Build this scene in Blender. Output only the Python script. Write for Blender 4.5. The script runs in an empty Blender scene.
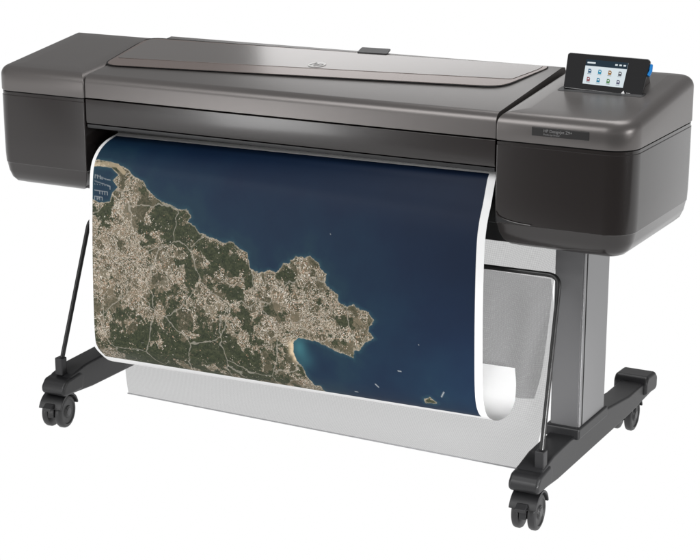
import bpy, bmesh, math, random
import numpy as np
from mathutils import Vector, Matrix
random.seed(4)
C = bpy.context.scene.collection
# ------------------------------------------------------------------ camera
CAM=np.array([2.20,-3.78,1.722]); YAW=.492; PIT=.274; F=1788.
_f=np.array([-math.sin(YAW)*math.cos(PIT), math.cos(YAW)*math.cos(PIT), -math.sin(PIT)])
_r=np.array([math.cos(YAW), math.sin(YAW),0.]); _u=np.cross(_r,_f)
def ray(px,py): return _f+_r*(px-350)/F+_u*(280-py)/F
def at(px,py,ax,v):
    d=ray(px,py); t=(v-CAM[ax])/d[ax]; return Vector(CAM+d*t)
ZT=.971; SL=.12
def attop(px,py,off=0.):
    d=ray(px,py); a=ZT+off
    t=(a+SL*CAM[1]-CAM[2])/(d[2]-SL*d[1]); return Vector(CAM+d*t)
cd=bpy.data.cameras.new('camera'); cam=bpy.data.objects.new('camera',cd); C.objects.link(cam)
cd.sensor_width=36; cd.lens=36*F/700; cd.clip_end=200
cam.location=Vector(CAM)
M=Matrix((Vector(_r),Vector(_u),-Vector(_f))).transposed()
cam.rotation_euler=M.to_euler(); bpy.context.scene.camera=cam
# ------------------------------------------------------------------ materials
def mat(name, col, rough=.5, metal=0., coat=0., noise=0., nscale=400, bump=0., spec=.5):
    m=bpy.data.materials.new(name); m.use_nodes=True; nt=m.node_tree; b=nt.nodes['Principled BSDF']
    b.inputs['Base Color'].default_value=(*col,1); b.inputs['Roughness'].default_value=rough
    b.inputs['Metallic'].default_value=metal; b.inputs['Coat Weight'].default_value=coat; b.inputs['Coat Roughness'].default_value=.12
    b.inputs['Specular IOR Level'].default_value=spec
    if noise or bump:
        tc=nt.nodes.new('ShaderNodeTexCoord'); n=nt.nodes.new('ShaderNodeTexNoise'); n.inputs['Scale'].default_value=nscale; n.inputs['Detail'].default_value=4
        nt.links.new(tc.outputs['Object'],n.inputs['Vector'])
        if noise:
            mr=nt.nodes.new('ShaderNodeMapRange'); mr.inputs['To Min'].default_value=rough-noise; mr.inputs['To Max'].default_value=rough+noise
            nt.links.new(n.outputs['Fac'],mr.inputs['Value']); nt.links.new(mr.outputs[0],b.inputs['Roughness'])
        if bump:
            bp=nt.nodes.new('ShaderNodeBump'); bp.inputs['Strength'].default_value=bump; bp.inputs['Distance'].default_value=.0005
            nt.links.new(n.outputs['Fac'],bp.inputs['Height']); nt.links.new(bp.outputs[0],b.inputs['Normal'])
    return m
def emis(name,col,s=1.):
    m=bpy.data.materials.new(name); m.use_nodes=True; nt=m.node_tree; nt.nodes.clear()
    e=nt.nodes.new('ShaderNodeEmission'); o=nt.nodes.new('ShaderNodeOutputMaterial'); e.inputs[0].default_value=(*col,1); e.inputs[1].default_value=s
    nt.links.new(e.outputs[0],o.inputs[0]); return m
GREY=mat('grey_metallic_paint',(.138,.128,.124),.34,.6,0,.04,900,.12)
LID=mat('grey_lid',(.175,.158,.150),.19,.6,.2,.025,900,.04)
BRZ=mat('bronze_window',(.17,.125,.11),.24,.45,.15)
CHAR=mat('charcoal_plastic',(.0200,.0165,.0158),.24,0,.3,.03,700,.06,.45)
BLACK=mat('black_plastic',(.010,.010,.011),.42,0,0,.05,600,.2)
VOID=mat('dark_cavity',(.006,.006,.006),.8)
SEAM=mat('seam_black',(.004,.004,.004),.9)
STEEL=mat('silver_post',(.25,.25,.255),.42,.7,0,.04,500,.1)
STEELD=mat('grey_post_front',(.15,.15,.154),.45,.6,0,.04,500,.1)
RUB=mat('wheel_rubber',(.018,.018,.019),.45,0,0,.05,300,.2)
HUB=mat('hub_grey',(.04,.04,.042),.4)
ROD=mat('rod_black',(.012,.012,.012),.35,.2)
WHITE=mat('print_white',(.8,.8,.8),.5)
DIM=mat('dim_print',(.24,.24,.24),.5)
LOGO=mat('logo_silver',(.62,.61,.6),.4,.1)
GLASS=mat('panel_gloss',(.006,.006,.007),.1,0,.5)
BLUE=mat('blue_accent',(.01,.22,.62),.3)
SCR=emis('screen_glow',(.72,.80,.84),.95)
# ------------------------------------------------------------------ helpers
def fin(name,bm,m,parent=None,bevel=0.,seg=2,smooth=35):
    bmesh.ops.recalc_face_normals(bm,faces=bm.faces[:])
    me=bpy.data.meshes.new(name); bm.to_mesh(me); bm.free()
    o=bpy.data.objects.new(name,me); C.objects.link(o)
    if m: me.materials.append(m)
    if smooth:
        me.shade_smooth(); me.set_sharp_from_angle(angle=math.radians(smooth))
    if bevel:
        b=o.modifiers.new('bevel','BEVEL'); b.width=bevel; b.segments=seg; b.limit_method='ANGLE'; b.angle_limit=math.radians(35); b.harden_normals=True
    if parent: o.parent=parent
    return o
def box(bm,x0,x1,y0,y1,z0,z1):
    r=bmesh.ops.create_cube(bm,size=1.)
    for v in r['verts']:
        v.co=Vector((x0+(v.co.x+.5)*(x1-x0),y0+(v.co.y+.5)*(y1-y0),z0+(v.co.z+.5)*(z1-z0)))
def prism(bm,prof,x0,x1):
    a=[bm.verts.new((x0,y,z)) for y,z in prof]; b=[bm.verts.new((x1,y,z)) for y,z in prof]; n=len(prof)
    bm.faces.new(a); bm.faces.new(b[::-1])
    for i in range(n): bm.faces.new((a[i],a[(i+1)%n],b[(i+1)%n],b[i]))
def slab(bm,pts,up):
    a=[bm.verts.new(p) for p in pts]; b=[bm.verts.new(Vector(p)+Vector(up)) for p in pts]; n=len(pts)
    bm.faces.new(a); bm.faces.new(b[::-1])
    for i in range(n): bm.faces.new((a[i],a[(i+1)%n],b[(i+1)%n],b[i]))
def roundpoly(P,r,n=6):
    P=[Vector(p) for p in P]; out=[]
    for i,b in enumerate(P):
        a=P[i-1]; c=P[(i+1)%len(P)]; rr=min(r,(a-b).length*.45,(c-b).length*.45)
        p=b+(a-b).normalized()*rr; q=b+(c-b).normalized()*rr
        for k in range(n+1):
            t=k/n; out.append((1-t)**2*p+2*t*(1-t)*b+t*t*q)
    return out
def tube(bm,pts,r,n=12,close=False):
    pts=[Vector(p) for p in pts]; rings=[]
    for i,p in enumerate(pts):
        t=(pts[min(i+1,len(pts)-1)]-pts[max(i-1,0)]).normalized()
        a=Vector((0,1,0)) if abs(t.y)<.8 else Vector((1,0,0))
        s=t.cross(a).normalized(); q=t.cross(s)
        rings.append([bm.verts.new(p+r*(math.cos(k*2*math.pi/n)*s+math.sin(k*2*math.pi/n)*q)) for k in range(n)])
    for A,B in zip(rings,rings[1:]):
        for k in range(n): bm.faces.new((A[k],A[(k+1)%n],B[(k+1)%n],B[k]))
    bm.faces.new(rings[0]); bm.faces.new(rings[-1][::-1])
def fillet(pts,r,n=8):
    pts=[Vector(p) for p in pts]; out=[pts[0]]
    for a,b,c in zip(pts,pts[1:],pts[2:]):
        p=b+(a-b).normalized()*r; q=b+(c-b).normalized()*r
        for k in range(n+1):
            t=k/n; out.append((1-t)**2*p+2*t*(1-t)*b+t*t*q)
    return out+[pts[-1]]
def plan(x0,x1,y0,y1,r,ins,n=8):   # r=(fl,fr,br,bl)
    x0+=ins;x1-=ins;y0+=ins;y1-=ins; out=[]
    for (cx,cy,sx,sy,rr,a0) in ((x0,y0,1,1,r[0],180),(x1,y0,-1,1,r[1],270),(x1,y1,-1,-1,r[2],0),(x0,y1,1,-1,r[3],90)):
        rr=max(rr-ins,.0015)
        for k in range(n+1):
            a=math.radians(a0+90*k/n); out.append((cx+sx*rr+rr*math.cos(a),cy+sy*rr+rr*math.sin(a)))
    return out
def loft(bm,args,rings,warp=0.):
    prev=None
    for ins,zf in rings:
        vs=[bm.verts.new((x-(warp*y if x<-.75 else 0),y,zf(y) if callable(zf) else zf)) for x,y in plan(*args,ins)]
        if prev:
            for i in range(len(vs)): bm.faces.new((prev[i],prev[(i+1)%len(vs)],vs[(i+1)%len(vs)],vs[i]))
        else: bm.faces.new(vs[::-1])
        prev=vs
    bm.faces.new(prev)
def text(name,body,size,mtx,m,parent,ext=.0002,align='CENTER',shear=0,bold=0):
    cu=bpy.data.curves.new(name,'FONT'); cu.body=body; cu.size=size; cu.extrude=ext; cu.align_x=align; cu.align_y='CENTER'; cu.shear=shear; cu.offset=bold
    o=bpy.data.objects.new('tmp',cu); C.objects.link(o); dg=bpy.context.evaluated_depsgraph_get()
    me=bpy.data.meshes.new_from_object(o.evaluated_get(dg)); bpy.data.objects.remove(o); me.transform(mtx)
    n=bpy.data.objects.new(name,me); C.objects.link(n); me.materials.clear(); me.materials.append(m); n.parent=parent
    return n
def frame(o,ex,ey):
    ex=Vector(ex).normalized(); ez=ex.cross(Vector(ey)).normalized(); ey=ez.cross(ex)
    m=Matrix((ex,ey,ez)).transposed().to_4x4(); m.translation=Vector(o); return m
# ------------------------------------------------------------------ printer
P=bpy.data.objects.new('printer',None); C.objects.link(P)
P['label']='wide dark grey large format printer on a black wheeled stand, touchscreen at its right end'; P['category']='printer'
XL,XR=-.62,.56; X0,X1=-.910,.893; YB=.478; ZM=.907; ZB=.648
top=lambda y: ZT+SL*y
RR=.024
def crown(R=RR,back=0):
    out=[]
    for k in range(9):
        a=math.radians(90*k/8); out.append((-.001+R*(1-math.cos(a)),(lambda y,a=a: min(top(y),top(.41))-R*(1-math.sin(a)))))
    return out
def module(x0,x1,r,name,warp):
    yb=.40 if x0<0 else YB
    a=(x0,x1,0.,yb,r); zb=ZB
    bm=bmesh.new(); loft(bm,a,[(.080,zb-.003),(.050,zb),(.030,zb+.007),(.017,zb+.019),(.0085,zb+.038),(.004,zb+.060),(.0033,zb+.0615),(.0020,zb+.0625),(.0005,zb+.09),(0,zb+.13),(0,ZM-.011),(.0016,ZM-.0095),(.0016,ZM-.002)],warp)
    o=fin(name,bm,CHAR,P)
    bm=bmesh.new(); loft(bm,a,[(.006,ZM-.004),(.006,ZM+.004)],warp); fin('seam',bm,SEAM,o)
    bm=bmesh.new(); loft(bm,a,[(.001,ZM+.001),(-.001,ZM+.004)]+crown(.027 if x0>0 else RR)+[(.06,lambda y:min(top(y),top(.41))+.001)],warp)
    return o,fin('end_cover',bm,GREY,P)
mL,cL=module(X0,XL-.0015,(.035,.003,.003,.02),'end_housing',.06)
mR,cR=module(XR+.0015,X1,(.003,.066,.05,.003),'end_housing',0)
# shaped inner lower corner of the right housing: a darker piece with a curved edge, its dark colour standing in for recess shade
pb=at(497,213,1,0); pc=at(530,249,1,0); xa=XR+.004; zlo=.713
arc=[]
for k in range(17):
    a=math.radians(90*k/16); arc.append((pb.x+(pc.x-pb.x)*(1-math.cos(a)),-.0006,zlo+(pb.z-zlo)*(1-math.sin(a))))
bm=bmesh.new(); slab(bm,[(xa,-.0006,zlo),(xa,-.0006,pb.z)]+arc,(0,.006,0)); ct=fin('corner_shade_piece',bm,BLACK,mR)
bm=bmesh.new(); tube(bm,[(xa,-.0006,pb.z+.004)]+arc,.0014,8); fin('corner_edge',bm,CHAR,ct)
# middle
yb=.44
lipp=[(.003+RR*(1-math.cos(math.radians(a))),top(0)-RR*(1-math.sin(math.radians(a)))) for a in range(0,91,15)]
bm=bmesh.new(); prism(bm,[(.003,ZM+.003)]+lipp+[(yb-.026,top(yb-.026)),(yb-.008,top(yb-.008)-.005),(yb,top(yb)-.02),(yb,ZM+.003)],XL+.0015,XR-.0015)
mid=fin('top_cover',bm,GREY,P)
bm=bmesh.new(); prism(bm,[(.004,.842),(.002,.850),(.002,ZM-.001),(.10,ZM-.001),(.10,.80),(.03,.836)],XL+.002,XR-.002)
fd=fin('front_door',bm,CHAR,P,.001)
bm=bmesh.new(); prism(bm,[(.0065,.829),(.0045,.832),(.0045,.839),(.03,.839),(.03,.829)],XL+.003,XR-.003)
fin('door_lip',bm,BLACK,fd,.0006)
bm=bmesh.new(); box(bm,XL,XR,.16,.40,.69,ZM); fin('inner_chassis',bm,VOID,P)
bm=bmesh.new(); prism(bm,[(.03,.70),(.03,.74),(.05,.775),(.16,.79),(.16,.70)],XL+.002,XR-.002); fin('platen',bm,BLACK,P,.003)
bm=bmesh.new(); box(bm,X0+.2,X1-.16,.10,.36,.637,.69); fin('underframe',bm,BLACK,P,.003)
# lid window: seam, flush cover, bronze front strip, grey panel
def topslab(pix,m,name,parent,off,th,bev=.002,r=0):
    bm=bmesh.new(); q=[attop(*p,off) for p in pix]
    for v in q:
        if v.y>.408: v.y=.408; v.z=ZT+off+SL*.408
    if r: q=roundpoly(q,r)
    slab(bm,q,up*th); return fin(name,bm,m,parent,bev,3)
up=Vector((0,-SL,1)).normalized()
rc=topslab([(100.8,65),(148,37.2),(554,63.2),(548,68.5),(502,87.8)],SEAM,'lid_seam',mid,.0002,.0004,0,.05)
rc=topslab([(102.5,64.8),(148.5,38.2),(552,64.0),(546,68.8),(501.5,86.8)],BRZ,'window_strip',P,.0004,.0010,.0005,.048)
lid=topslab([(117,57.8),(150,39.3),(546,64.5),(539,69.2),(512,79.2)],LID,'window_panel',P,.0013,.0010,.0005,.012)
bm=bmesh.new(); slab(bm,roundpoly([attop(357,53.5,.0005),attop(362,48.5,.0005),attop(391,50.3,.0005),attop(387,55.3,.0005)],.006),up*.004); lt=fin('latch',bm,BLACK,P,.001)
# logo
c=attop(317,64.5,.0032); ex=Vector((1,0,0)); ey=Vector((0,1,SL)).normalized(); fm=frame(c,ex,ey)
bm=bmesh.new(); bmesh.ops.create_cone(bm,cap_ends=True,segments=48,radius1=.024,radius2=.0238,depth=.001); 
for v in bm.verts: v.co=fm@v.co
lg=fin('logo',bm,LOGO,P)
text('logo_letters','hp',.036,frame(c+up*.0009,ex,ey),mat('logo_dark',(.16,.155,.15),.4),lg,.0003,shear=.25)
# nameplate
zc=.937; xm0=at(532,122,1,0).x; xm1=at(590,128,1,0).x
bm=bmesh.new(); box(bm,xm0,xm1,-.0022,.004,zc-.0105,zc+.0105); npl=fin('nameplate',bm,mat('nameplate_dark',(.026,.025,.025),.4,.3),P,.002)
fx=frame(((xm0+.030),-.0026,zc+.0030),(1,0,0),(0,0,1)); text('nameplate_text','HP DesignJet Z9+',.0096,fx,DIM,npl,.0002,'LEFT')
fx=frame(((xm0+.030),-.0026,zc-.0052),(1,0,0),(0,0,1)); text('nameplate_text','PostScript Printer',.0056,fx,DIM,npl,.0002,'LEFT')
# control panel, its foot sunk in the right cover
yp=.5*(attop(563,88).y+attop(641,97).y)
bl,br,tl,tr=at(563,88,1,yp),at(641,97,1,yp),at(568,52,1,yp+.055),at(651,59,1,yp+.055)
def pp(u,v,off=0):
    ex=(br-bl); ey=(tl-bl); nn=ex.cross(ey).normalized()
    a=bl.lerp(br,u); b=tl.lerp(tr,u); return a.lerp(b,v)+nn*off
nn=(br-bl).cross(tl-bl).normalized()
bm=bmesh.new(); slab(bm,[pp(0,.03),pp(.02,0),pp(.97,0),pp(1,.04),pp(1,.95),pp(.97,1),pp(.03,1),pp(0,.96)],-nn*.011)
cp=fin('control_panel',bm,GLASS,P,.003,3)
zt_=lambda y: top(y)-.004
bm=bmesh.new()
A=[pp(.03,.05,-.011),pp(.97,.05,-.011),pp(.95,.90,-.011),pp(.05,.90,-.011)]
yb2=yp+.12
B=[Vector((A[0].x+.004,yp+.01,zt_(yp+.01))),Vector((A[1].x-.004,yp+.01,zt_(yp+.01))),Vector((A[1].x-.012,yb2,zt_(yb2))),Vector((A[0].x+.012,yb2,zt_(yb2)))]
va=[bm.verts.new(v) for v in A]; vb=[bm.verts.new(v) for v in B]
bm.faces.new(va); bm.faces.new(vb[::-1])
for i in range(4): bm.faces.new((va[i],va[(i+1)%4],vb[(i+1)%4],vb[i]))
fin('panel_back',bm,CHAR,cp,.004,3)
bm=bmesh.new(); slab(bm,roundpoly([(bl.x-.010,yp-.016,top(yp-.016)+.0006),(br.x+.008,yp-.016,top(yp-.016)+.0006),(br.x+.008,yp+.02,top(yp+.02)+.0006),(bl.x-.010,yp+.02,top(yp+.02)+.0006)],.008),(0,0,.0006)); fin('panel_recess',bm,BLACK,cp)
bm=bmesh.new(); slab(bm,[pp(.24,.18,.0002),pp(.75,.18,.0002),pp(.75,.84,.0002),pp(.24,.84,.0002)],nn*.0006); fin('screen',bm,SCR,cp)
icol=[(.05,.12,.22),(.02,.28,.45),(.35,.18,.06),(.1,.1,.12),(.30,.08,.1),(.03,.22,.36),(.10,.25,.10),(.12,.12,.2)]
ICL=emis('icon_light',(.75,.82,.85),.95); CAPM=emis('caption',(.25,.3,.33),.9)
k=0
for rw in range(2):
    for cc in range(4):
        u=.305+cc*.125; v=.535-rw*.225; s=.020; sv=.056
        bm=bmesh.new(); pts=[pp(u+s*dx,v+sv*dy,.0009) for dx,dy in ((-1,-1),(1,-1),(1,.4),(.4,1),(-1,1))]
        slab(bm,pts,nn*.0003); fin('screen_icon',bm,emis('icon',icol[k],.9),cp)
        bm=bmesh.new(); slab(bm,[pp(u-s*.5,v-sv*.1,.0013),pp(u+s*.5,v-sv*.1,.0013),pp(u+s*.5,v+sv*.45,.0013),pp(u-s*.5,v+sv*.45,.0013)],nn*.0002); fin('icon_symbol',bm,ICL,cp)
        bm=bmesh.new(); slab(bm,[pp(u-s*1.2,v-sv*1.55,.0009),pp(u+s*1.2,v-sv*1.55,.0009),pp(u+s*1.2,v-sv*1.3,.0009),pp(u-s*1.2,v-sv*1.3,.0009)],nn*.0002); fin('icon_caption',bm,CAPM,cp)
        k+=1
bm=bmesh.new(); slab(bm,[pp(.24,.67,.0009),pp(.75,.67,.0009),pp(.75,.84,.0009),pp(.24,.84,.0009)],nn*.0003); sbar=fin('status_bar',bm,emis('bar',(.03,.05,.07),.8),cp)
for u0,u1 in ((.26,.36),(.60,.63),(.65,.68),(.70,.73)):
    bm=bmesh.new(); slab(bm,[pp(u0,.735,.0013),pp(u1,.735,.0013),pp(u1,.775,.0013),pp(u0,.775,.0013)],nn*.0002); fin('status_symbol',bm,ICL,cp)
bm=bmesh.new(); tube(bm,[pp(1.010,.58,-.006),pp(1.022,.72,-.007),pp(1.008,.88,-.008)],.0042); fin('blue_stick',bm,BLUE,cp)
fx=frame(pp(.80,.06,.0006),br-bl,tl-bl); text('panel_mark','\u25b2 \u2014',.010,fx,WHITE,cp,.0001)
# ------------------------------------------------------------------ stand
y0=at(583,350,0,.752).y; y1=at(607,350,0,.752).y
def foot(s):
    xc=.710 if s>0 else -.688; dy=0 if s>0 else .035
    bm=bmesh.new(); prism(bm,[(-.125,.105),(-.125,.125),(-.10,.150),(-.03,.165),(y0-.02,.17),(y1+.04,.17),(.50,.15),(.66,.15),(.68,.14),(.68,.105),(.5,.095),(0,.092),(-.10,.098)],xc-.034,xc+.034)
    for v in bm.verts: v.co.y+=dy
    f=fin('foot',bm,BLACK,P,.006,3)
    bm=bmesh.new(); prism(bm,[(.612+dy,.115),(.612+dy,.150),(.625+dy,.166),(.690+dy,.164),(.705+dy,.148),(.705+dy,.115),(.690+dy,.110)],xc-.053,xc+.042); fin('end_bracket',bm,BLACK,f,.009,4)
    bm=bmesh.new(); prism(bm,[(-.142+dy,.106),(-.142+dy,.124),(-.125+dy,.143),(-.06+dy,.152),(-.045+dy,.14),(-.05+dy,.100),(-.13+dy,.100)],xc-.039,xc+.039); fin('end_bracket',bm,BLACK,f,.009,4)
    d2=dy*1.8
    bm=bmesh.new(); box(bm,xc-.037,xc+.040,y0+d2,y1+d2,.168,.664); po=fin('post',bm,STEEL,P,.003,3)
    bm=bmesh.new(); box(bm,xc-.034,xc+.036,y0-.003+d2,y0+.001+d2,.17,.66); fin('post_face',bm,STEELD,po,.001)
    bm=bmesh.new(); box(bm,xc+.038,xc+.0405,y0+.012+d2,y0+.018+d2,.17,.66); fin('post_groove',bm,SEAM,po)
    bm=bmesh.new(); box(bm,xc-.046,xc+.046,y0-.015+d2,y1+.015+d2,.160,.19); fin('post_shoe',bm,BLACK,f,.006,3)
    for yy,ang,dx in ((-.095,4 if s>0 else 8,0 if s>0 else -.012),(.655,2,-.028)):
        caster(xc+dx,yy+dy,ang)
def lathe(bm,prof,mtx,n=40):
    rings=[[bm.verts.new(mtx@Vector((x,r*math.cos(2*math.pi*k/n),r*math.sin(2*math.pi*k/n)))) for k in range(n)] for x,r in prof]
    for A,B in zip(rings,rings[1:]):
        for k in range(n): bm.faces.new((A[k],A[(k+1)%n],B[(k+1)%n],B[k]))
    bm.faces.new(rings[0]); bm.faces.new(rings[-1][::-1])
def caster(x,y,ang):
    R=.045; T=Matrix.Translation((x,y,0))@Matrix.Rotation(math.radians(ang),4,'Z')
    ca=lambda r,a:(-.008+r*math.cos(math.radians(a)),R+r*math.sin(math.radians(a)))
    bm=bmesh.new()
    web=[ca(.046,a) for a in range(-15,196,12)]
    prism(bm,web,-.009,.009)
    shell=[ca(.0535,a) for a in range(14,160,8)]+[ca(.0475,a) for a in range(158,13,-8)]
    prism(bm,shell,-.034,.034)
    bmesh.ops.create_cone(bm,cap_ends=True,segments=24,radius1=.019,radius2=.015,depth=.03,matrix=Matrix.Translation((0,0,.105)))
    for v in bm.verts: v.co=T@v.co
    h=fin('caster',bm,BLACK,P,.0018)
    bm=bmesh.new(); prism(bm,[ca(.050,140),ca(.060,144),ca(.072,158),ca(.070,164),ca(.058,155),ca(.050,150)],-.013,.013)
    for v in bm.verts: v.co=T@v.co
    fin('brake_lever',bm,RUB,h,.0015)
    for s in (-1,1):
        bm=bmesh.new(); pr=[(.010,R-.006),(.0115,R-.002),(.015,R),(.024,R),(.028,R-.002),(.0305,R-.007),(.0305,R-.011),(.028,R-.013),(.0275,.018),(.031,.015),(.031,.002)]
        lathe(bm,[(s*a,b) for a,b in pr],T@Matrix.Translation((0,-.008,R))); w=fin('wheel',bm,RUB,h)
        bm=bmesh.new(); lathe(bm,[(s*.0305,.012),(s*.0325,.011),(s*.033,.004)],T@Matrix.Translation((0,-.008,R))); fin('wheel_hub',bm,HUB,h)
foot(1); foot(-1)
# basket frame rod
yt=.05
a0=at(541,458,1,-.08); a1=at(560,276,1,yt); b1=at(90,217,1,yt); b0=at(61,364,1,-.06)
bm=bmesh.new(); tube(bm,fillet([a0,a1,b1,b0],.03),.0062); rod=fin('basket_rod',bm,ROD,P)
for q in (a0,b0):
    bm=bmesh.new(); box(bm,q.x-.012,q.x+.012,q.y-.012,q.y+.012,q.z-.03,q.z+.02); fin('rod_clip',bm,BLACK,rod,.003)
# mesh fabric
def meshmat():
    m=bpy.data.materials.new('mesh_fabric'); m.use_nodes=True; nt=m.node_tree; b=nt.nodes['Principled BSDF']; out=nt.nodes['Material Output']
    b.inputs['Base Color'].default_value=(.115,.115,.118,1); b.inputs['Roughness'].default_value=.8
    uv=nt.nodes.new('ShaderNodeAttribute'); uv.attribute_name='cloth'
    def wave(ax):
        w=nt.nodes.new('ShaderNodeTexWave'); w.bands_direction=ax; w.inputs['Scale'].default_value=112; nt.links.new(uv.outputs['Vector'],w.inputs['Vector']); return w
    a,c=wave('X'),wave('Y'); mx=nt.nodes.new('ShaderNodeMath'); mx.operation='MAXIMUM'
    nt.links.new(a.outputs['Fac'],mx.inputs[0]); nt.links.new(c.outputs['Fac'],mx.inputs[1])
    mr=nt.nodes.new('ShaderNodeMapRange'); mr.inputs['From Min'].default_value=.35; mr.inputs['From Max'].default_value=1; mr.inputs['To Min'].default_value=.30; mr.inputs['To Max'].default_value=.60
    nt.links.new(mx.outputs[0],mr.inputs['Value'])
    t=nt.nodes.new('ShaderNodeBsdfTransparent'); s=nt.nodes.new('ShaderNodeMixShader')
    nt.links.new(mr.outputs[0],s.inputs[0]); nt.links.new(t.outputs[0],s.inputs[1]); nt.links.new(b.outputs[0],s.inputs[2]); nt.links.new(s.outputs[0],out.inputs[0])
    return m
FAB=meshmat()
def sheet(name,prof_l,prof_r,nx,m,parent,wob=None,attr='cloth'):
    L=np.array(prof_l); R=np.array(prof_r); ns=len(L)
    s=np.concatenate([[0],np.cumsum(np.linalg.norm(np.diff(R,axis=0),axis=1))])
    t=np.linspace(0,1,nx)[:,None,None]; V=L[None]*(1-t)+R[None]*t
    if wob is not None: V=wob(V,t[:,:,0],s)
    V=V.reshape(-1,3)
    i,j=np.meshgrid(np.arange(nx-1),np.arange(ns-1),indexing='ij'); a=(i*ns+j).ravel()
    Fc=np.stack([a,a+1,a+ns+1,a+ns],1)
    me=bpy.data.meshes.new(name); me.vertices.add(len(V)); me.vertices.foreach_set('co',V.ravel()); me.loops.add(Fc.size); me.loops.foreach_set('vertex_index',Fc.ravel().astype(np.int32))
    me.polygons.add(len(Fc)); me.polygons.foreach_set('loop_start',np.arange(0,Fc.size,4).astype(np.int32)); me.update(calc_edges=True); me.validate(); me.shade_smooth()
    X=np.repeat(V.reshape(nx,ns,3)[:,ns//2,0],ns); S=np.tile(s,nx)
    at_=me.attributes.new(attr,'FLOAT_VECTOR','POINT'); at_.data.foreach_set('vector',np.stack([X,S,0*X],1).ravel().astype(np.float32))
    me.materials.append(m); o=bpy.data.objects.new(name,me); C.objects.link(o)
    if parent: o.parent=parent
    return o,X,S,V
def resample(pts,n):
    pts=np.array([list(p) for p in pts],float)
    q=np.vstack([2*pts[0]-pts[1],pts,2*pts[-1]-pts[-2]]); d=[]
    for i in range(1,len(q)-2):
        for t in np.linspace(0,1,20,endpoint=False):
            p0,p1,p2,p3=q[i-1:i+3]
            d.append(.5*((2*p1)+(-p0+p2)*t+(2*p0-5*p1+4*p2-p3)*t*t+(-p0+3*p1-3*p2+p3)*t**3))
    d.append(pts[-1]); d=np.array(d); s=np.concatenate([[0],np.cumsum(np.linalg.norm(np.diff(d,axis=0),axis=1))])
    u=np.linspace(0,s[-1],n); return np.stack([np.interp(u,s,d[:,k]) for k in range(3)],1)
# front panel: hangs from the rod, bellies back, comes forward to the bottom hem
yh=-.03
Lf=[at(118,215,1,.05),at(122,250,1,.12),at(124,300,1,.19),at(125,335,1,.19),at(125,362,1,.13),at(126.5,380,1,.06),at(128.5,393,1,yh)]
Rf=[at(551,279,1,.05),at(552,310,1,.12),at(550,360,1,.19),at(546,405,1,.19),at(540,435,1,.13),at(534,456,1,.06),at(526,470,1,yh)]
def wob2(V,t,s):
    V=V.copy(); k=np.clip(s[None]/.1,0,1)*np.clip((.50-s[None])/.2,0,1); V[:,:,1]+=k*(.014*np.sin(t*70+s[None]*4)*np.clip((t-.75)/.25,0,1)+.003*np.sin(t*30)); return V
bk,_,_,_=sheet('catch_basket',resample(Lf,120),resample(Rf,120),240,FAB,P,wob2)
xbl=Lf[-1]; xbr=Rf[-1]
prof=[(.27,.655),(.268,.54),(.26,.40),(.245,.27),(.225,.20)]
def wobb(V,t,s):
    V=V.copy(); V[:,:,1]+=(.006*np.sin(t*23+s[None]*5)+.006*np.sin(t*80+s[None]*6)*np.clip((t-.7)/.3,0,1)); return V
sheet('basket_back',resample([(xbl.x,y,z) for y,z in prof],100),resample([(.630-.012*i,y,z) for i,(y,z) in enumerate(prof)],100),240,FAB,bk,wobb)
bm=bmesh.new(); tube(bm,[(xbl.x-.001,yh-.002,xbl.z),(xbr.x+.001,yh-.002,xbr.z)],.0018,8); fin('basket_hem',bm,mat('hem_grey',(.30,.30,.31),.7),bk)
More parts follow.
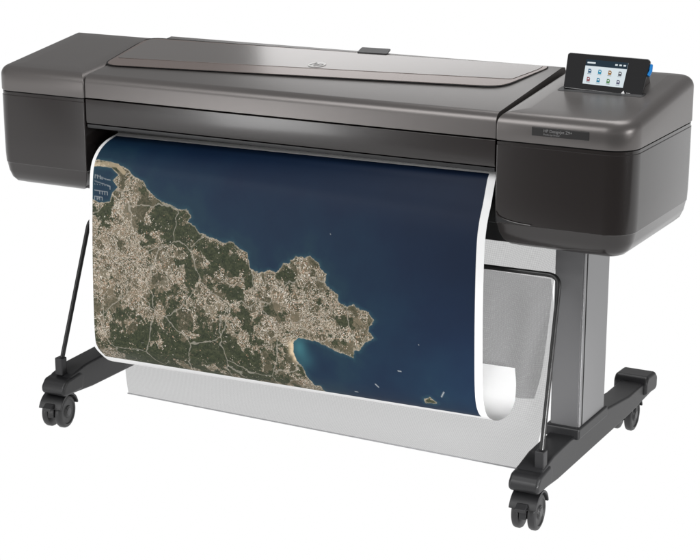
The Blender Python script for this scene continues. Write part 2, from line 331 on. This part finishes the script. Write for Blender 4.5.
# ------------------------------------------------------------------ printed sheet
xl,xr=-.582,.552
Lp=[at(*p,0,xl) for p in ((150,119),(132,126),(118,133),(104,142),(95,154),(90.5,170),(89.5,200),(89.5,250),(90.5,300),(92,335),(94.5,346),(101,354))]
Rp=[at(*p,0,xr) for p in ((524,160),(508,165),(500,170),(496,178),(494,188),(491,205),(487,225),(484.5,250),(483,300),(482.5,350),(483,395),(486,413))]
j=[at(*p,0,xr) for p in ((492,419.5),(500,420),(509,414),(514.5,402),(516,385),(515,368))]
base=Rp[-1]; bl_=Lp[-1]
Rp+=j; Lp+=[bl_+(q-base) for q in j]
NS=560;NX=560
def mapmat():
    m=bpy.data.materials.new('printed_map'); m.use_nodes=True; nt=m.node_tree; b=nt.nodes['Principled BSDF']; N=nt.nodes.new; K=nt.links.new
    b.inputs['Roughness'].default_value=.55; b.inputs['Specular IOR Level'].default_value=.2
    co=N('ShaderNodeAttribute'); co.attribute_name='mapco'
    def attr(n):
        a=N('ShaderNodeAttribute'); a.attribute_name=n; return a.outputs['Fac']
    def noise(sc,det=6,ro=.6,out='Fac',vec=None):
        n=N('ShaderNodeTexNoise'); n.inputs['Scale'].default_value=sc; n.inputs['Detail'].default_value=det; n.inputs['Roughness'].default_value=ro; K(vec or co.outputs['Vector'],n.inputs['Vector']); return n.outputs[out]
    def math_(op,a,c,d=None):
        n=N('ShaderNodeMath'); n.operation=op
        for i,v in enumerate((a,c,d)):
            if v is None: continue
            if isinstance(v,(int,float)): n.inputs[i].default_value=v
            else: K(v,n.inputs[i])
        return n.outputs[0]
    def ramp(f,els,interp='LINEAR'):
        r=N('ShaderNodeValToRGB'); r.color_ramp.interpolation=interp; e=r.color_ramp.elements
        while len(e)<len(els): e.new(.5)
        for x,(p,c) in zip(e,els): x.position=p; x.color=(*c,1)
        K(f,r.inputs[0]); return r.outputs[0]
    def mix(f,a,c):
        n=N('ShaderNodeMix'); n.data_type='RGBA'
        if isinstance(f,(int,float)): n.inputs[0].default_value=f
        else: K(f,n.inputs[0])
        for s,v in ((6,a),(7,c)):
            if isinstance(v,tuple): n.inputs[s].default_value=(*v,1)
            else: K(v,n.inputs[s])
        return n.outputs[2]
    def step(f,lo,hi):
        n=N('ShaderNodeMapRange'); n.inputs['From Min'].default_value=lo; n.inputs['From Max'].default_value=hi; K(f,n.inputs['Value']); return n.outputs[0]
    def warp(sc,amt,vec):
        wn=noise(sc,3,.5,'Color',vec); vs=N('ShaderNodeVectorMath'); vs.operation='SCALE'; vs.inputs['Scale'].default_value=amt; K(wn,vs.inputs[0])
        va=N('ShaderNodeVectorMath'); va.operation='ADD'; K(vec,va.inputs[0]); K(vs.outputs[0],va.inputs[1]); return va.outputs[0]
    W=warp(7,.09,co.outputs['Vector']); W2=warp(30,.03,W)
    sdf=attr('sdf'); n1=noise(38,9,.74); n2=noise(10,4); n3=noise(190,5,.75); n4=noise(600,3,.7); n5=noise(16,8,.68); n6=noise(75,4,.6); n7=noise(15,6,.62); n8=noise(4,3)
    sd=math_('ADD',sdf,math_('MULTIPLY',math_('SUBTRACT',n1,.5),attr('rough')))
    land=step(sd,-.0005,.0005)
    sea=ramp(math_('ADD',math_('ADD',math_('MULTIPLY',sdf,-2.0),math_('MULTIPLY',math_('SUBTRACT',n2,.5),.45)),math_('MULTIPLY',math_('SUBTRACT',n8,.5),.5)),[(0,(.0080,.031,.056)),(.08,(.0052,.023,.052)),(.35,(.0034,.0145,.042)),(1,(.0020,.0080,.028))])
    sea=mix(math_('MULTIPLY',step(n3,.3,.7),.10),sea,(.008,.030,.065))
    shal=step(math_('ADD',sd,math_('MULTIPLY',math_('SUBTRACT',n6,.5),.008)),-.011,-.001); sea=mix(math_('MULTIPLY',shal,.30),sea,(.030,.095,.115))
    surf=step(sd,-.0022,0); sea=mix(math_('MULTIPLY',surf,.30),sea,(.13,.19,.19))
    sea=mix(attr('cove'),sea,(.05,.19,.22))
    ground=ramp(math_('ADD',math_('MULTIPLY',n5,.45),math_('MULTIPLY',n3,.55)),[(.34,(.026,.029,.015)),(.44,(.064,.062,.035)),(.53,(.130,.112,.072)),(.62,(.25,.205,.138)),(.76,(.38,.32,.23))])
    green=ramp(math_('ADD',math_('MULTIPLY',n3,.55),math_('MULTIPLY',n6,.45)),[(.36,(.008,.013,.006)),(.48,(.023,.034,.015)),(.58,(.055,.064,.031)),(.74,(.14,.125,.075))])
    vg=math_('ADD',attr('veg'),math_('ADD',math_('MULTIPLY',math_('SUBTRACT',n5,.5),4.6),math_('MULTIPLY',math_('SUBTRACT',n6,.5),1.0)))
    veg=step(vg,.46,.54)
    vp=N('ShaderNodeTexVoronoi'); vp.inputs['Scale'].default_value=42; K(W2,vp.inputs['Vector']); sp_=N('ShaderNodeSeparateColor'); K(vp.outputs['Color'],sp_.inputs[0])
    patch=ramp(sp_.outputs[0],[(0,(.27,.215,.145)),(.3,(.05,.055,.03)),(.6,(.15,.125,.08)),(.8,(.33,.28,.205))],'CONSTANT')
    ground=mix(math_('MULTIPLY',step(sp_.outputs[1],.35,.9),.45),ground,patch)
    ground=mix(math_('MULTIPLY',veg,.93),ground,green)
    def roads(sc,w,V):
        vb=N('ShaderNodeTexVoronoi'); vb.inputs['Scale'].default_value=sc; vb.feature='DISTANCE_TO_EDGE'; K(V,vb.inputs['Vector'])
        return math_('SUBTRACT',1.,step(vb.outputs['Distance'],w*.4,w))
    urb=math_('MULTIPLY',math_('SUBTRACT',1.,math_('MULTIPLY',veg,.95)),step(math_('ADD',attr('town'),math_('ADD',math_('MULTIPLY',math_('SUBTRACT',n7,.5),2.6),math_('MULTIPLY',math_('SUBTRACT',sp_.outputs[2],.5),.60))),-.14,.20))
    ground=mix(math_('MULTIPLY',math_('MULTIPLY',roads(42,.06,W2),.6),urb),ground,(.46,.41,.33))
    ground=mix(math_('MULTIPLY',roads(7.5,.014,W2),.5),ground,(.48,.44,.37))
    def houses(sc,thr,prob,V):
        vo=N('ShaderNodeTexVoronoi'); vo.distance='CHEBYCHEV'; vo.inputs['Scale'].default_value=sc; K(V,vo.inputs['Vector'])
        sep=N('ShaderNodeSeparateColor'); K(vo.outputs['Color'],sep.inputs[0])
        f=math_('MULTIPLY',math_('LESS_THAN',vo.outputs['Distance'],thr),math_('LESS_THAN',sep.outputs[1],prob))
        c=ramp(sep.outputs[0],[(0,(.62,.55,.45)),(.30,(.45,.30,.20)),(.50,(.80,.75,.67)),(.68,(.55,.47,.36)),(.88,(.30,.20,.14))],'CONSTANT')
        return f,c
    for sc,thr,prob,V in ((160,.24,math_('MULTIPLY',urb,.26),W),(300,.33,math_('MULTIPLY',urb,.72),W),(400,.35,math_('MULTIPLY',urb,.60),W2)):
        f,c=houses(sc,thr,prob,V); ground=mix(math_('MULTIPLY',f,.88),ground,c)
    ground=mix(step(n4,.46,.74),ground,mix(.45,ground,(.02,.022,.012)))
    rock=math_('SUBTRACT',1.,step(math_('ADD',sd,math_('MULTIPLY',math_('SUBTRACT',n6,.5),.010)),.0,.0035)); ground=mix(math_('MULTIPLY',rock,.75),ground,(.44,.38,.29))
    ground=mix(attr('beach'),ground,(.68,.54,.36))
    col=mix(land,sea,ground)
    col=mix(attr('speck'),col,(.50,.53,.54))
    geo=N('ShaderNodeNewGeometry')
    ink=math_('MULTIPLY',step(attr('ink'),.0,.0012),math_('SUBTRACT',1.,geo.outputs['Backfacing']))
    col=mix(ink,(.95,.95,.95),col)
    K(col,b.inputs['Base Color'])
    return m
Lr=resample(Lp,NS); Rr=resample(Rp,NS)
MAP=mapmat()
sh,X,S,V=sheet('printed_sheet',Lr,Rr,NX,MAP,None,None,'mapco')
sh['label']='printed aerial map of a coast, hanging curled from the front of the printer'; sh['category']='print'
VV=V.reshape(NX,NS,3)
kb=int(np.argmin(np.linalg.norm(Rr-np.array(base),axis=1))); s_end=S.reshape(NX,NS)[0,kb]
def uv(px,py):
    d=ray(px,py); d=d/np.linalg.norm(d)
    Q=VV[::4,:kb:4].reshape(-1,3)-CAM; k=np.argmin(np.linalg.norm(np.cross(Q,d),axis=1))
    return np.array([X.reshape(NX,NS)[::4,:kb:4].ravel()[k],S.reshape(NX,NS)[::4,:kb:4].ravel()[k]])
coast=[(60,158),(92,162),(98,160),(112,161),(122,165),(130,171),(135,178),(143,181),(147,190),(155,196),(161,204),(170,203),(178,208),(188,210),(191,217),(189,223),(196,228),(199,234),(213,238),(222,243),(231,241),(241,247),(248,254),(248,260),(252,267),(260,273),(268,270),(275,271),(283,263),(290,261),(296,256),(303,258),(309,256),(319,263),(322,270),(327,274),(325,281),(329,289),(337,294),(340,302),(347,308),(353,305),(359,309),(369,313),(374,320),(370,326),(367,331),(373,337),(364,342),(360,350),(355,349),(353,357),(345,353),(338,354),(332,348),(322,345),(315,340),(305,338),(298,339),(294,344),(294,352),(297,360),(302,366),(306,374),(311,380),(314,388),(319,398),(319,420),(60,400)]
poly=np.array([uv(*p) for p in coast])
poly[0]=[-.8,poly[1][1]]; poly[-1]=[-.8,S.max()+.2]; poly[-2][1]=S.max()+.1
Pt=np.stack([X,S],1)
def sdfpoly(Pt,poly):
    d=np.full(len(Pt),1e9); ins=np.zeros(len(Pt),bool); n=len(poly)
    for i in range(n):
        a=poly[i]; b=poly[(i+1)%n]; e=b-a; w=Pt-a; t=np.clip((w@e)/(e@e+1e-12),0,1); d=np.minimum(d,np.linalg.norm(w-t[:,None]*e,axis=1))
        c=((a[1]>Pt[:,1])!=(b[1]>Pt[:,1])); xx=(b[0]-a[0])*(Pt[:,1]-a[1])/((b[1]-a[1])+1e-12)+a[0]; ins^=(c&(Pt[:,0]<xx))
    return np.where(ins,d,-d)
def segd(a,b):
    a=uv(*a);b=uv(*b);e=b-a;w=Pt-a;t=np.clip((w@e)/(e@e+1e-9),0,1);return np.linalg.norm(w-t[:,None]*e,axis=1)
sd=sdfpoly(Pt,poly)
basin=sdfpoly(Pt,np.array([uv(*p) for p in ((93,166),(101,166),(112,169),(118,174),(114,180),(117,187),(112,194),(109,200),(100,202),(93,198))]))
sd=np.where(basin>-.012,np.minimum(sd,-basin),sd)
stroke=np.full(len(Pt),9.)
for a,b in (((92,164),(104,163)),((104,163),(117,167)),((117,167),(125,173))): stroke=np.minimum(stroke,segd(a,b)-.005)
sd=np.maximum(sd,-stroke*2)
isl=sdfpoly(Pt,np.array([uv(*p) for p in ((423,399),(431,397),(436,402),(433,408),(425,407))])); sd=np.maximum(sd,isl)
def blob(cx,cy,r,asp=1.):
    c=uv(cx,cy); w=Pt-c; return np.exp(-((w[:,0]/(r*.0031))**2+(w[:,1]/(r*asp*.0031))**2))
rough=.028-.023*np.clip(1.4*blob(105,180,24),0,1)-.016*blob(298,350,12)
veg=.24+0*X
for cx,cy,r,w in ((165,222,18,.6),(185,240,18,.5),(150,200,12,.4),(215,262,20,.45),(235,262,12,.5),(150,352,30,.7),(200,345,26,.55),(245,372,22,.5),(120,345,16,.4),(275,365,18,.4),(345,325,12,.2),(300,315,24,-.2),(120,260,44,-.25),(200,300,30,-.05),(240,300,14,.35),(110,215,14,.2),(290,275,12,.2),(180,300,12,.5),(225,350,30,.2)):
    veg=veg+w*blob(cx,cy,r)
town=.0+.32*blob(120,265,42)+.24*blob(215,310,40)+.34*blob(300,310,34)+.25*blob(115,200,24)
beach=np.clip(1.5*np.maximum.reduce([blob(293,345,3.6),blob(293.5,352,3.6),blob(296,359,3)]),0,1)
beach=np.maximum(beach,.45*np.clip(1-stroke/.001,0,1)*(stroke<.001))
cove=np.clip(.65*blob(299,348,6,1.3)+.30*blob(304,358,8),0,1)
speck=0*X
for p,q in (((376,385),(380,387)),((443,392),(441,397)),((355,394),(357,396)),((399,371),(400,372)),((418,345),(419,346)),((330,233),(331,234))):
    speck=np.maximum(speck,.8*np.clip(1.1-segd(p,q)/.0018,0,1))
for a,b in (((94,175),(109,179)),((94,182),(111,186)),((94,189),(108,193)),((94,196),(103,198))):
    speck=np.maximum(speck,.42*np.clip(1.15-segd(a,b)/.0013,0,1))
    for t in np.linspace(.1,1,8):
        q=(a[0]+(b[0]-a[0])*t,a[1]+(b[1]-a[1])*t+.3); speck=np.maximum(speck,.5*np.clip(1.2-segd(q,(q[0]+.1,q[1]+1.6))/.0013,0,1))
ink=np.minimum.reduce([X-(xl+.009),(xr-.020)-X,S-(uv(300,170)[1]-.05),(s_end+.030)-S])
for nm,arr in (('sdf',sd),('veg',veg),('beach',beach),('cove',cove),('speck',speck),('ink',ink),('rough',rough),('town',town)):
    a=sh.data.attributes.new(nm,'FLOAT','POINT'); a.data.foreach_set('value',np.ascontiguousarray(arr,dtype=np.float32))
# ------------------------------------------------------------------ setting
bm=bmesh.new(); bmesh.ops.create_grid(bm,x_segments=1,y_segments=1,size=60)
for v in bm.verts: v.co.z=-.006
fl=fin('added_floor',bm,mat('added_floor_grey',(.10,.10,.10),.8,0,0,.05,8),None,0,0,0); fl['kind']='structure'  # unseen grey floor, added so the glossy fronts reflect something dark
fh=Vector((-math.sin(YAW),math.cos(YAW),0)); rh=Vector((math.cos(YAW),math.sin(YAW),0)); c0=Vector((CAM[0],CAM[1],0))
bm=bmesh.new(); bm.faces.new([bm.verts.new(c0+fh*a+rh*b) for a,b in ((2.9,-30),(2.9,30),(55,30),(55,-30))])
bd=fin('backdrop',bm,emis('glowing_white_sweep',(1,1,1),1.),None,0,0,0); bd['kind']='structure'  # the sweep glows white by itself, so no shadow shows on it
w=bpy.data.worlds.new('World'); bpy.context.scene.world=w; w.use_nodes=True; nt=w.node_tree
tc=nt.nodes.new('ShaderNodeTexCoord'); sp=nt.nodes.new('ShaderNodeSeparateXYZ'); nt.links.new(tc.outputs['Generated'],sp.inputs[0])
rp=nt.nodes.new('ShaderNodeValToRGB'); e=rp.color_ramp.elements; e[0].position=0; e[0].color=(.75,.75,.75,1); e[1].position=1; e[1].color=(.5,.5,.5,1); q=e.new(.35); q.color=(.30,.30,.30,1)
nt.links.new(sp.outputs[2],rp.inputs[0]); nt.links.new(rp.outputs[0],nt.nodes['Background'].inputs[0]); nt.nodes['Background'].inputs[1].default_value=.85
def area(name,loc,tgt,size,e,sy=None,spread=180):
    l=bpy.data.lights.new(name,'AREA'); l.energy=e; l.size=size; l.spread=math.radians(spread)
    if sy: l.shape='RECTANGLE'; l.size_y=sy
    o=bpy.data.objects.new(name,l); C.objects.link(o); o.location=loc; o.rotation_euler=(Vector(tgt)-Vector(loc)).to_track_quat('-Z','Y').to_euler()
area('key_softbox',(-1.2,-3.2,3.0),(0,0,.7),2.0,76)
area('top_softbox',(.5,1.0,3.6),(0,.2,.9),2.5,45,1.2)
area('side_softbox',(4.0,-.6,1.3),(.6,.1,.4),1.2,40)
area('added_lid_sheen_lamp',(-1.9,4.4,2.4),(0,.2,.95),1.7,10,1.0)  # added unseen lamp, placed to reflect as a bright patch in the lid
area('added_front_sheen_lamp',(-1.5,-2.4,.45),(.2,0,.75),.5,14,1.0)  # added unseen lamp for a soft highlight on the dark fronts
area('added_curl_fill',(1.5,-.62,.34),(.53,.09,.23),.22,.8,.22,35)  # added unseen lamp that brightens the inside of the paper curl
sc=bpy.context.scene; sc.view_settings.view_transform='Standard'; sc.view_settings.look='None'; sc.view_settings.exposure=0
